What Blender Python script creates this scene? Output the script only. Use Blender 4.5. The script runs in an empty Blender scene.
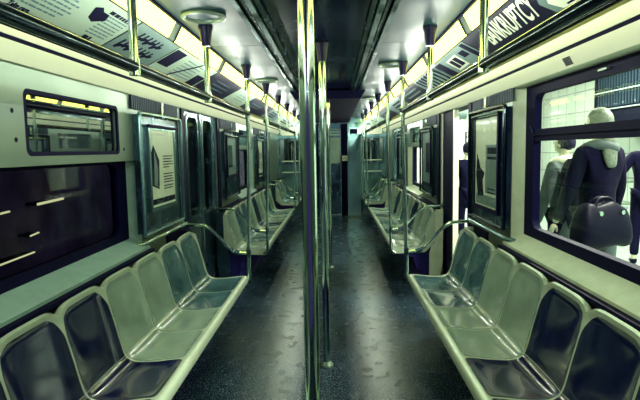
import bpy, bmesh, math, random
from mathutils import Vector, Matrix
random.seed(7)
scene = bpy.context.scene
COL = scene.collection
PI = math.pi

# ------------------------------------------------------------------ materials
def new_mat(name):
    m = bpy.data.materials.new(name); m.use_nodes = True
    return m, m.node_tree, m.node_tree.nodes['Principled BSDF']

def pmat(name, col, rough=.5, metal=0.0, spec=.5, noise=0.0, nscale=20, stretch=(1, 1, 1), rnoise=0.0, bump=0.0, coat=0.0):
    m, nt, b = new_mat(name)
    b.inputs['Base Color'].default_value = (*col, 1)
    b.inputs['Roughness'].default_value = rough
    b.inputs['Metallic'].default_value = metal
    b.inputs['Specular IOR Level'].default_value = spec
    b.inputs['Coat Weight'].default_value = coat
    b.inputs['Coat Roughness'].default_value = .08
    if noise or rnoise or bump:
        tc = nt.nodes.new('ShaderNodeTexCoord'); mp = nt.nodes.new('ShaderNodeMapping')
        mp.inputs['Scale'].default_value = stretch
        nz = nt.nodes.new('ShaderNodeTexNoise'); nz.inputs['Scale'].default_value = nscale; nz.inputs['Detail'].default_value = 5
        nt.links.new(tc.outputs['Object'], mp.inputs[0]); nt.links.new(mp.outputs[0], nz.inputs['Vector'])
        if noise:
            mr = nt.nodes.new('ShaderNodeMapRange'); mr.inputs[1].default_value = .3; mr.inputs[2].default_value = .7
            mr.inputs[3].default_value = 1 - noise; mr.inputs[4].default_value = 1 + noise
            vm = nt.nodes.new('ShaderNodeVectorMath'); vm.operation = 'SCALE'; vm.inputs[0].default_value = col
            nt.links.new(nz.outputs[0], mr.inputs[0]); nt.links.new(mr.outputs[0], vm.inputs['Scale'])
            nt.links.new(vm.outputs[0], b.inputs['Base Color'])
        if rnoise:
            mr = nt.nodes.new('ShaderNodeMapRange'); mr.inputs[1].default_value = .3; mr.inputs[2].default_value = .7
            mr.inputs[3].default_value = max(.02, rough - rnoise); mr.inputs[4].default_value = min(1, rough + rnoise)
            nt.links.new(nz.outputs[0], mr.inputs[0]); nt.links.new(mr.outputs[0], b.inputs['Roughness'])
        if bump:
            bp = nt.nodes.new('ShaderNodeBump'); bp.inputs['Strength'].default_value = bump; bp.inputs['Distance'].default_value = .01
            nt.links.new(nz.outputs[0], bp.inputs['Height']); nt.links.new(bp.outputs[0], b.inputs['Normal'])
    return m

def emat(name, col, s):
    m, nt, b = new_mat(name)
    nt.nodes.remove(b); e = nt.nodes.new('ShaderNodeEmission')
    e.inputs[0].default_value = (*col, 1); e.inputs[1].default_value = s
    nt.links.new(e.outputs[0], nt.nodes['Material Output'].inputs[0]); return m

def glass_mat(name, tint, refl=.12, rough=.02, gcol=(.8, .92, .9), top=.8):
    m, nt, b = new_mat(name); nt.nodes.remove(b)
    t = nt.nodes.new('ShaderNodeBsdfTransparent'); t.inputs[0].default_value = (*tint, 1)
    g = nt.nodes.new('ShaderNodeBsdfGlossy'); g.inputs['Roughness'].default_value = rough; g.inputs[0].default_value = (*gcol, 1)
    lw = nt.nodes.new('ShaderNodeLayerWeight'); lw.inputs[0].default_value = .08
    mr = nt.nodes.new('ShaderNodeMapRange'); mr.inputs[3].default_value = refl; mr.inputs[4].default_value = top
    nt.links.new(lw.outputs['Fresnel'], mr.inputs[0])
    mx = nt.nodes.new('ShaderNodeMixShader'); nt.links.new(mr.outputs[0], mx.inputs[0])
    nt.links.new(t.outputs[0], mx.inputs[1]); nt.links.new(g.outputs[0], mx.inputs[2])
    nt.links.new(mx.outputs[0], nt.nodes['Material Output'].inputs[0]); return m

M = {}
M['black'] = pmat('black_rubber', (.001, .001, .022), .6, spec=.06)
M['under'] = pmat('navy_underseat', (.010, .008, .09), .8, spec=.2)
M['blackmatte'] = pmat('dark_matte', (.002, .0018, .03), .8, spec=.15)
M['steel'] = pmat('brushed_steel', (.155, .22, .16), .38, metal=.55, noise=.12, nscale=9, stretch=(1, .3, 1), rnoise=.08)
M['darksteel'] = pmat('dark_steel', (.05, .11, .15), .22, metal=.8, noise=.3, nscale=6, rnoise=.1)
M['midsteel'] = pmat('mid_steel', (.15, .29, .30), .18, metal=.85, noise=.25, nscale=5, stretch=(1, 1, .2), rnoise=.1, bump=.08)
M['chrome'] = pmat('polished_tube', (.56, .72, .64), .10, metal=1.0)
M['bar'] = pmat('dark_reflection_tube', (.035, .06, .085), .13, metal=1.0)  # polished steel, its dark reflections put into the base colour
M['socket'] = pmat('black_socket', (.001, .001, .030), .3, spec=.2)
M['cove'] = pmat('pale_cove_enamel', (.88, .92, .70), .35)
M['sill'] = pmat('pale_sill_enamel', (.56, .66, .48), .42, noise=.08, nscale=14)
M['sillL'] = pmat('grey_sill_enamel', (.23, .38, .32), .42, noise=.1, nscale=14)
M['ceil'] = pmat('grey_gloss_ceiling', (.018, .055, .070), .42, spec=.25, noise=.15, nscale=2.5, rnoise=.08)
M['ceil_mid'] = pmat('dark_gloss_ceiling', (.005, .010, .035), .2, noise=.5, nscale=1.5, rnoise=.1)
M['shell'] = pmat('worn_pale_fibreglass', (.40, .50, .37), .2, noise=.08, nscale=12, coat=.3)
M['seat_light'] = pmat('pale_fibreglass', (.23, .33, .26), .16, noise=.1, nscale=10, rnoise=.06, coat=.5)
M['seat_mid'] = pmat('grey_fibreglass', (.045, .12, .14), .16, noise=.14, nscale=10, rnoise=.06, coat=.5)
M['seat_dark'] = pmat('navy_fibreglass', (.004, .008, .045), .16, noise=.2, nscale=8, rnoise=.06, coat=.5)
M['white'] = pmat('white_card', (.72, .78, .60), .5)
M['card'] = pmat('pale_card', (.36, .47, .36), .5)
M['cardgrey'] = pmat('grey_card', (.14, .22, .20), .45)
M['carddark'] = pmat('dark_card', (.001, .001, .018), .5, spec=.2)
M['ink'] = pmat('ink', (.002, .002, .020), .8, spec=.06)
M['stair'] = pmat('dark_stair', (.002, .003, .010), .9, spec=.05)
M['inkgrey'] = pmat('faded_ink', (.07, .14, .17), .6)
M['faded'] = pmat('faded_paint', (.012, .028, .04), .8, spec=.1)
M['skin'] = pmat('skin', (.45, .45, .34), .5)
M['coat'] = pmat('dark_cloth', (.0008, .0008, .012), .9, spec=.1, noise=.3, nscale=12, bump=.3)
M['paleCloth'] = pmat('pale_cloth', (.05, .075, .08), .85, noise=.25, nscale=10, bump=.4)
M['hairdark'] = pmat('dark_hair', (.001, .001, .018), .7, spec=.2, bump=.5, nscale=60, noise=.3)
M['hairfair'] = pmat('fair_hair', (.10, .13, .10), .6, bump=.6, nscale=40, noise=.35)
M['leather'] = pmat('dark_leather', (.0006, .0006, .010), .5, spec=.1)
M['glass_right'] = glass_mat('clear_window_glass', (.95, .97, .93), .0, top=.2)
M['glass_left'] = glass_mat('dark_window_glass', (.5, .5, .5), .004)
M['glass_hop'] = glass_mat('vent_window_glass', (.4, .42, .45), .42)
M['glass_poster'] = glass_mat('poster_glazing', (.97, .98, .97), .02, top=.2)
M['reflection_glow'] = emat('reflection_glow', (1.9, 2.0, 1.1), 1.0)  # glow for the reflections in the left window
M['tunnel'] = pmat('tunnel_concrete', (.6, .5, .8), .9, noise=.4, nscale=3)

def ribs_mat():
    m, nt, b = new_mat('ridged_grille')
    tc = nt.nodes.new('ShaderNodeTexCoord'); w = nt.nodes.new('ShaderNodeTexWave'); w.bands_direction = 'Y'
    w.inputs['Scale'].default_value = 9
    r = nt.nodes.new('ShaderNodeValToRGB'); r.color_ramp.elements[0].color = (.008, .012, .05, 1); r.color_ramp.elements[1].color = (.045, .09, .10, 1)
    nt.links.new(tc.outputs['Object'], w.inputs['Vector']); nt.links.new(w.outputs[0], r.inputs[0]); nt.links.new(r.outputs[0], b.inputs['Base Color'])
    b.inputs['Roughness'].default_value = .6; b.inputs['Specular IOR Level'].default_value = .1
    bp = nt.nodes.new('ShaderNodeBump'); bp.inputs['Distance'].default_value = .02; nt.links.new(w.outputs[0], bp.inputs['Height']); nt.links.new(bp.outputs[0], b.inputs['Normal'])
    return m
M['ribs'] = ribs_mat()

def floor_mat():
    m, nt, b = new_mat('speckled_rubber_floor')
    tc = nt.nodes.new('ShaderNodeTexCoord')
    def noise(s, d=2, st=None):
        n = nt.nodes.new('ShaderNodeTexNoise'); n.inputs['Scale'].default_value = s; n.inputs['Detail'].default_value = d
        if st:
            mp = nt.nodes.new('ShaderNodeMapping'); mp.inputs['Scale'].default_value = st
            nt.links.new(tc.outputs['Object'], mp.inputs[0]); nt.links.new(mp.outputs[0], n.inputs['Vector'])
        else: nt.links.new(tc.outputs['Object'], n.inputs['Vector'])
        return n
    a = noise(120, 3); r = nt.nodes.new('ShaderNodeValToRGB')
    e = r.color_ramp.elements; e[0].position = .42; e[0].color = (.001, .004, .016, 1); e[1].position = .70; e[1].color = (.22, .34, .28, 1)
    x = e.new(.58); x.color = (.004, .013, .026, 1)
    nt.links.new(a.outputs[0], r.inputs[0])
    big = noise(2.2, 6, (1, .5, 1)); mr = nt.nodes.new('ShaderNodeMapRange'); mr.inputs[1].default_value = .35; mr.inputs[2].default_value = .65; mr.inputs[3].default_value = .8; mr.inputs[4].default_value = 2.0
    nt.links.new(big.outputs[0], mr.inputs[0])
    vm = nt.nodes.new('ShaderNodeVectorMath'); vm.operation = 'SCALE'
    nt.links.new(r.outputs[0], vm.inputs[0]); nt.links.new(mr.outputs[0], vm.inputs['Scale']); nt.links.new(vm.outputs[0], b.inputs['Base Color'])
    rn = noise(9, 6, (1, 1, 1)); m2 = nt.nodes.new('ShaderNodeMapRange'); m2.inputs[1].default_value = .3; m2.inputs[2].default_value = .7; m2.inputs[3].default_value = .20; m2.inputs[4].default_value = .30
    nt.links.new(rn.outputs[0], m2.inputs[0]); nt.links.new(m2.outputs[0], b.inputs['Roughness'])
    bp = nt.nodes.new('ShaderNodeBump'); bp.inputs['Strength'].default_value = .10; bp.inputs['Distance'].default_value = .004
    nt.links.new(a.outputs[0], bp.inputs['Height']); nt.links.new(bp.outputs[0], b.inputs['Normal'])
    b.inputs['Specular IOR Level'].default_value = .36; b.inputs['Specular Tint'].default_value = (.55, .85, .85, 1)
    return m
M['floor'] = floor_mat()

def tile_mat(name, c1, c2, sx, axis='X'):
    m, nt, b = new_mat(name)
    tc = nt.nodes.new('ShaderNodeTexCoord'); mp = nt.nodes.new('ShaderNodeMapping')
    if axis == 'Y': mp.inputs['Rotation'].default_value = (0, -PI/2, 0)   # wall along Y
    if axis == 'XZ': mp.inputs['Rotation'].default_value = (PI/2, 0, 0)
    br = nt.nodes.new('ShaderNodeTexBrick'); br.offset = 0
    br.inputs['Color1'].default_value = (*c1, 1); br.inputs['Color2'].default_value = (*c1, 1); br.inputs['Mortar'].default_value = (*c2, 1)
    br.inputs['Scale'].default_value = sx; br.inputs['Mortar Size'].default_value = .03; br.inputs['Brick Width'].default_value = 1; br.inputs['Row Height'].default_value = 1
    nt.links.new(tc.outputs['Object'], mp.inputs[0]); nt.links.new(mp.outputs[0], br.inputs['Vector']); nt.links.new(br.outputs[0], b.inputs['Base Color'])
    b.inputs['Roughness'].default_value = .4
    return m
M['tile'] = tile_mat('station_wall_tile', (.26, .34, .29), (.10, .13, .13), 2.2, 'Y')
M['tile_end'] = tile_mat('station_end_tile', (.8, .84, .66), (.5, .55, .45), 2.2, 'XZ')
M['platform'] = tile_mat('platform_paving', (.20, .28, .23), (.11, .16, .15), 1.6)

# ------------------------------------------------------------------ mesh builder
class MB:
    def __init__(s): s.v = []; s.f = []; s.mi = []; s.cur = 0
    def add(s, vs, fs):
        n = len(s.v); s.v += [tuple(v) for v in vs]; s.f += [tuple(i + n for i in f) for f in fs]; s.mi += [s.cur]*len(fs)
    def box(s, x0, x1, y0, y1, z0, z1):
        if x0 > x1: x0, x1 = x1, x0
        if y0 > y1: y0, y1 = y1, y0
        if z0 > z1: z0, z1 = z1, z0
        s.add([(x0, y0, z0), (x1, y0, z0), (x1, y1, z0), (x0, y1, z0), (x0, y0, z1), (x1, y0, z1), (x1, y1, z1), (x0, y1, z1)],
              [(0, 3, 2, 1), (4, 5, 6, 7), (0, 1, 5, 4), (1, 2, 6, 5), (2, 3, 7, 6), (3, 0, 4, 7)])
    def prism(s, pts, y0, y1):            # polygon in x,z extruded along y
        n = len(pts)
        s.add([(p[0], y0, p[1]) for p in pts] + [(p[0], y1, p[1]) for p in pts],
              [tuple(range(n)), tuple(range(2*n - 1, n - 1, -1))] + [(i, i + n, (i + 1) % n + n, (i + 1) % n) for i in range(n)])
    def prism_x(s, pts, x0, x1):          # polygon in y,z extruded along x
        n = len(pts)
        s.add([(x0, p[0], p[1]) for p in pts] + [(x1, p[0], p[1]) for p in pts],
              [tuple(range(n)), tuple(range(2*n - 1, n - 1, -1))] + [(i, i + n, (i + 1) % n + n, (i + 1) % n) for i in range(n)])
    def tube(s, pts, r, n=14, rs=None, cap=True):
        P = [Vector(p) for p in pts]; L = len(P); rings = []
        up = None
        for i in range(L):
            t = (P[min(i + 1, L - 1)] - P[max(i - 1, 0)]).normalized()
            if up is None:
                up = Vector((0, 0, 1)) if abs(t.z) < .9 else Vector((1, 0, 0))
            a = t.cross(up).normalized(); b = a.cross(t).normalized(); up = b
            rr = rs[i] if rs else r
            rings.append([P[i] + (a*math.cos(2*PI*k/n) + b*math.sin(2*PI*k/n))*rr for k in range(n)])
        fs = []
        for i in range(L - 1):
            for k in range(n):
                fs.append((i*n + k, i*n + (k + 1) % n, (i + 1)*n + (k + 1) % n, (i + 1)*n + k))
        if cap: fs += [tuple(range(n - 1, -1, -1)), tuple((L - 1)*n + k for k in range(n))]
        s.add([v for r_ in rings for v in r_], fs)
    def frame_x(s, x0, x1, oy0, oy1, oz0, oz1, iy0, iy1, iz0, iz1, ro=.0, ri=.05, seg=6):
        """flat ring in the y-z plane between x0 and x1, rounded hole"""
        def rr(y0, y1, z0, z1, r):
            o = []
            for cy, cz, a0 in ((y1 - r, z1 - r, 0), (y0 + r, z1 - r, PI/2), (y0 + r, z0 + r, PI), (y1 - r, z0 + r, 1.5*PI)):
                for k in range(seg + 1):
                    a = a0 + PI/2*k/seg; o.append((cy + r*math.cos(a), cz + r*math.sin(a)))
            return o
        A = rr(oy0, oy1, oz0, oz1, max(ro, .0005)); B = rr(iy0, iy1, iz0, iz1, ri); n = len(A)
        vs = [(x0, *p) for p in A] + [(x0, *p) for p in B] + [(x1, *p) for p in A] + [(x1, *p) for p in B]
        fs = []
        for i in range(n):
            j = (i + 1) % n
            fs += [(i, j, n + j, n + i), (2*n + i, 3*n + i, 3*n + j, 2*n + j), (i, 2*n + i, 2*n + j, j), (n + i, n + j, 3*n + j, 3*n + i)]
        s.add(vs, fs)
    def build(s, name, mat, parent=None, smooth=True, angle=.6, mats=None):
        me = bpy.data.meshes.new(name); me.from_pydata(s.v, [], s.f)
        for m in (mats or [mat]): me.materials.append(m)
        if mats:
            me.polygons.foreach_set('material_index', s.mi)
        bm = bmesh.new(); bm.from_mesh(me); bmesh.ops.recalc_face_normals(bm, faces=bm.faces); bm.to_mesh(me); bm.free()
        if smooth:
            me.polygons.foreach_set('use_smooth', [True]*len(me.polygons))
            me.set_sharp_from_angle(angle=angle)
        me.update()
        o = bpy.data.objects.new(name, me); COL.objects.link(o)
        if parent: o.parent = parent; o.matrix_parent_inverse = parent.matrix_basis.inverted()
        return o

def tag(o, label=None, cat=None, group=None, kind=None):
    if label: o['label'] = label
    if cat: o['category'] = cat
    if group: o['group'] = group
    if kind: o['kind'] = kind
    return o
def struct(o, label=None):
    o['kind'] = 'structure'
    if label: o['label'] = label
    return o
def empty(name, loc, rz=0):
    o = bpy.data.objects.new(name, None); COL.objects.link(o); o.location = loc; o.rotation_euler = (0, 0, rz); o.empty_display_size = .1
    return o
def box_obj(name, b, mat, parent=None, bevel=0, **k):
    m = MB(); m.box(*b); o = m.build(name, mat, parent, **k)
    if bevel:
        md = o.modifiers.new('bevel', 'BEVEL'); md.width = bevel; md.segments = 2
    return o
def fillet(pts, r=.05, n=5):
    P = [Vector(p) for p in pts]; out = [P[0]]
    for i in range(1, len(P) - 1):
        a = (P[i - 1] - P[i]); b = (P[i + 1] - P[i]); rr = min(r, a.length*.45, b.length*.45)
        p0 = P[i] + a.normalized()*rr; p1 = P[i] + b.normalized()*rr
        for k in range(n + 1):
            t = k/n; out.append(p0*(1 - t)**2 + P[i]*2*t*(1 - t) + p1*t*t)
    out.append(P[-1]); return out

# ------------------------------------------------------------------ dimensions
Y0, Y1 = -1.3, 12.3
CZ = 2.25
WX = 1.25
SIDES = ((-1, 'left'), (1, 'right'))

# floor
struct(box_obj('floor', (-1.34, 1.34, Y0, Y1 + .3, -.06, 0), M['floor'], smooth=False))

# ceiling: side panels, darker middle, rail tracks
m = MB()
for a, b in ((Y0, 3.62), (3.626, 5.95), (5.956, 8.3), (8.306, Y1)):
    for s in (-1, 1):
        m.box(s*.40, s*.772, a, b, CZ, CZ + .03)
ceiling = struct(m.build('ceiling', M['ceil'], smooth=False))
struct(box_obj('ceiling_roof', (-1.42, 1.42, Y0, Y1 + .3, 2.40, 2.46), M['blackmatte'], ceiling, smooth=False))
m = MB()
for a, b in ((Y0, 3.60), (3.608, 6.35)):
    m.box(-.262, .262, a, b, CZ + .012, CZ + .04)
struct(m.build('ceiling_middle_panel', M['ceil_mid'], ceiling, smooth=False))
m = MB()
m.box(-.41, .41, Y0, Y1, CZ + .045, CZ + .06)
struct(m.build('ceiling_backing', M['black'], ceiling, smooth=False))
for s in (-1, 1):
    for k, (xa, xb, dz) in enumerate(((.268, .292, .012), (.300, .330, .028), (.345, .362, .010), (.372, .398, .022))):
        m = MB(); m.box(s*xa, s*xb, Y0, 6.4, CZ - dz, CZ + .045)
        struct(m.build('ceiling_rail', M['midsteel'] if k in (1, 3) else M['darksteel'], ceiling, smooth=False))
# lowered dark duct housing further down the car
t = empty('duct_housing', (0, 9.35, 2.13)); tag(t, 'dark lowered air duct housing in the middle of the far ceiling', 'air duct')
m = MB(); m.prism([(-.46, CZ + .0), (-.40, 2.15), (.40, 2.15), (.46, CZ + .0)], 6.42, Y1 - .02); m.build('housing', M['blackmatte'], t, smooth=False)
box_obj('vent_strip', (.30, .62, 7.4, 7.46, 2.235, CZ - .002), M['white'], t, smooth=False)['label'] = 'pale short vent strip'

# outer walls -----------------------------------------------------
WIN1 = (1.55, 3.50)
DOOR1 = (4.60, 5.86)
WIN2 = (7.05, 8.45)
DOOR2 = (9.46, 10.74)
def wall(s, side):
    m = MB()
    a, b = s*WX, s*1.40
    zt = 1.93
    segs = [Y0, WIN1[0], WIN1[1], DOOR1[0], DOOR1[1], WIN2[0], WIN2[1], DOOR2[0], DOOR2[1], Y1]
    for i in range(0, 10, 2): m.box(a, b, segs[i], segs[i + 1], 0, zt)
    for (w0, w1) in (WIN1, WIN2): m.box(a, b, w0, w1, 0, .885)
    if s < 0:
        # steel panel with a hole for the vent pane above the recessed window
        m.frame_x(a, s*1.29, WIN1[0], WIN1[1], 1.487, zt, 2.24, 3.19, 1.545, 1.808, ri=.03)
    m.frame_x(a, s*1.29, WIN2[0], WIN2[1], 1.56, zt, WIN2[0] + .2, WIN2[1] - .2, 1.62, 1.84, ri=.03)
    o = m.build('wall_' + side, M['steel'], smooth=False); struct(o)
    # header above and cove
    m = MB(); m.prism([(s*1.245, 1.912), (s*1.42, 1.912), (s*1.42, 2.42), (s*1.20, 2.42), (s*1.20, 1.99), (s*1.192, 1.988), (s*1.205, 1.962), (s*1.22, 1.935), (s*1.232, 1.915)], Y0, Y1)
    h = m.build('wall_%s_cove' % side, M['cove'], o); struct(h)
    # bright strip under the advertisement rail, dark groove
    m = MB(); m.prism([(s*1.13, 2.095), (s*1.182, 2.004), (s*1.195, 2.004), (s*1.195, 2.12), (s*1.13, 2.12)], Y0, Y1)
    h = m.build('wall_%s_strip' % side, M['cove'], o); struct(h)
    m = MB(); m.prism([(s*1.184, 2.003), (s*1.192, 1.988), (s*1.21, 1.988), (s*1.21, 2.003)], Y0, Y1)
    struct(m.build('wall_%s_groove' % side, M['black'], o))
    m = MB(); m.prism([(s*.825, 2.167), (s*1.048, 2.052), (s*1.052, 2.068), (s*.835, 2.19)], Y0, Y1)
    struct(m.build('wall_%s_card_backing' % side, M['black'], o))
    # seam bead
    m = MB(); m.tube([(s*1.247, Y0, 1.922), (s*1.247, Y1, 1.922)], .004, 8)
    struct(m.build('wall_%s_seam' % side, M['black'], o))
    # black waist trim above seat backs
    for k, (p, q) in enumerate(((Y0, 4.46), (DOOR1[1] + .1, DOOR2[0]), (DOOR2[1], Y1))):
        pass
    return o
walls = {s: wall(s, n) for s, n in SIDES}
n = 0
for s, side in SIDES:
    for (p, q) in ((Y0, 3.50), (5.98, 9.45), (10.76, Y1)):
        n += 1
        struct(box_obj('trim_%d' % n, (s*1.164, s*1.251, p, q, .866, .8845), M['black'], smooth=False))

# ------------------------------------------------------------------ windows
wi = 0
def window(s, w, hop, glass, sillm, framem, low_top):
    """recessed window with reveal, sloping sill, black gasket frame, pane(s)"""
    global wi; wi += 1
    y0, y1 = w
    root = empty('window_%d' % wi, (s*1.3, (y0 + y1)/2, .885)); struct(root)
    gx = 1.33
    m = MB()
    # sill sloping from wall face up to the frame, reveals at both ends, top reveal
    m.prism([(s*1.195, .902), (s*1.335, .972), (s*1.40, .972), (s*1.40, .80), (s*1.252, .80), (s*1.252, .885), (s*1.197, .885)], y0 + .002, y1 - .002)
    m.add([(s*1.251, y0 - .0, .886), (s*1.251, y0, low_top), (s*gx, y0 + .07, low_top), (s*gx, y0 + .07, .96), (s*1.38, y0 - .0, .886), (s*1.38, y0, low_top)], [(0, 1, 2, 3), (0, 3, 4), (3, 2, 5, 4), (1, 5, 2)])
    m.add([(s*1.251, y1, .886), (s*1.251, y1, low_top), (s*gx, y1 - .07, low_top), (s*gx, y1 - .07, .96), (s*1.38, y1, .886), (s*1.38, y1, low_top)], [(0, 3, 2, 1), (0, 4, 3), (3, 4, 5, 2), (1, 2, 5)])
    m.build('sill', sillm, root, smooth=False)
    gy0, gy1 = y0 + .16, y1 - .20
    m = MB()
    if hop:     # right type: gasket from header to sill with mid bar, two panes
        m.frame_x(s*1.315, s*1.36, y0 + .06, y1 - .06, .955, 1.927, gy0, gy1, 1.025, 1.853, ri=.06)
        m.box(s*1.318, s*1.355, gy0 - .01, gy1 + .01, 1.567, 1.640)
        m.box(s*1.308, s*1.318, gy0 - .01, gy1 + .01, 1.60, 1.612)
    else:
        m.frame_x(s*1.315, s*1.36, y0 + .06, y1 - .06, .955, low_top + .02, gy0, gy1, 1.01, low_top - .02, ri=.07)
    f = m.build('window_frame', framem, root)
    if hop:
        box_obj('glass_pane', (s*1.335, s*1.341, gy0 - .01, gy1 + .01, 1.0, 1.57), glass, root, smooth=False)
        box_obj('glass_pane', (s*1.335, s*1.341, gy0 - .01, gy1 + .01, 1.635, 1.86), glass, root, smooth=False)
        box_obj('latch', (s*1.300, s*1.316, 2.42, 2.50, 1.875, 1.885), M['steel'], f, smooth=False)
        mm = MB(); mm.tube([(s*1.30, gy1 + .02, 1.66), (s*1.315, gy1 + .02, 1.62)], .008, 8); mm.build('latch', M['chrome'], f)
    else:
        box_obj('glass_pane', (s*1.335, s*1.341, gy0 - .01, gy1 + .01, .99, low_top), glass, root, smooth=False)
    return root
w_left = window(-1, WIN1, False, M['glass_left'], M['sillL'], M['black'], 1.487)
m = MB(); m.frame_x(-1.249, -1.262, 2.225, 3.205, 1.53, 1.823, 2.245, 3.185, 1.55, 1.803, ri=.03, ro=.035); m.build('vent_frame', M['blackmatte'], w_left)
box_obj('vent_pane', (-1.270, -1.275, 2.22, 3.21, 1.53, 1.82), M['glass_hop'], w_left, smooth=False)
for y, z in ((2.14, 1.72), (2.155, 1.60), (3.27, 1.56)):
    m = MB(); m.tube([(-1.249, y, z), (-1.256, y, z)], .011, 10); m.build('screw', M['black'], w_left)
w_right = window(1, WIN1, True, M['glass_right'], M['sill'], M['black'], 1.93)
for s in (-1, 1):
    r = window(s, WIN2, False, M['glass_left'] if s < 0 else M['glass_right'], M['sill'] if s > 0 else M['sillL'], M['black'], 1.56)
    box_obj('vent_pane', (s*1.275, s*1.28, WIN2[0] + .18, WIN2[1] - .18, 1.60, 1.86), M['glass_hop'], r, smooth=False)
# small maker plate on the right cove
m = MB()
for k in range(6):
    m.prism([(1.2035 + .0035*k, 1.962 - .0062*k), (1.2065 + .0035*k, 1.957 - .0062*k), (1.220 + .0035*k, 1.962 - .0062*k)], 2.58, 2.66)
t = m.build('slotted_plate', M['carddark'], smooth=False); tag(t, 'tiny dark slotted plate on the pale cove over the right window', 'plate')
# ------------------------------------------------------------------ doors
def leaf(root, s, y0, y1, wy0, wy1, bright=False):
    m = MB(); m.frame_x(s*1.275, s*1.31, y0, y1, .02, 1.955, wy0, wy1, .93, 1.86, ri=.07, ro=.004)
    lf = m.build('door_leaf', M['darksteel'], root)
    m = MB(); m.frame_x(s*1.268, s*1.277, wy0 - .03, wy1 + .03, .90, 1.89, wy0, wy1, .93, 1.86, ri=.07, ro=.09); m.build('window_frame', M['midsteel'], lf)
    box_obj('door_window', (s*1.29, s*1.295, wy0 - .01, wy1 + .01, .92, 1.87), M['glass_left'] if s < 0 else M['glass_right'], lf, smooth=False)
    m = MB(); m.box(s*1.262, s*1.276, y0, y0 + .018, .02, 1.955); m.box(s*1.262, s*1.276, y1 - .018, y1, .02, 1.955)
    m.build('edge_strip', M['midsteel'], lf, smooth=False)
d1 = empty('door_1', (-1.29, 5.2, 0)); struct(d1)
leaf(d1, -1, 4.605, 5.225, 4.78, 5.13); leaf(d1, -1, 5.235, 5.855, 5.33, 5.70)
d2 = empty('door_2', (1.29, 5.2, 0)); struct(d2)
m = MB(); m.box(1.275, 1.31, 5.27, 5.855, .02, 1.955); lf = m.build('door_leaf', M['black'], d2, smooth=False)
m = MB(); m.box(1.262, 1.276, 5.27, 5.29, .02, 1.955); m.box(1.262, 1.276, 5.83, 5.85, .02, 1.955); m.box(1.262, 1.312, 5.258, 5.27, .02, 1.955); m.build('edge_strip', M['cove'], lf, smooth=False)
for s, k in ((-1, 3), (1, 4)):
    d = empty('door_%d' % k, (s*1.29, 10.1, 0)); struct(d)
    leaf(d, s, 9.465, 10.095, 9.6, 9.98); leaf(d, s, 10.105, 10.735, 10.2, 10.6)
# door heads and thresholds
for s, side in SIDES:
    for (p, q) in (DOOR1, DOOR2):
        o = box_obj('wall_%s_door_head' % side, (s*1.24, s*1.40, p - .03, q + .03, 1.955, 1.99), M['steel'], walls[s], smooth=False); struct(o)
        o = box_obj('wall_%s_door_head' % side, (s*1.262, s*1.40, p, q, 1.91, 1.957), M['black'], walls[s], smooth=False); struct(o)
    o = box_obj('wall_%s_jamb' % side, (s*1.235, s*1.252, 5.86, 5.98, 0, 1.92), M['black'], walls[s], smooth=False); struct(o)
    o = box_obj('wall_%s_jamb' % side, (s*1.235, s*1.252, 4.50, 4.598, 0, 1.92), M['black'], walls[s], smooth=False); struct(o)
    o = box_obj('wall_%s_kick' % side, (s*1.238, s*1.252, 4.0, 4.5, 0, .9), M['black'], walls[s], smooth=False); struct(o)

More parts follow.
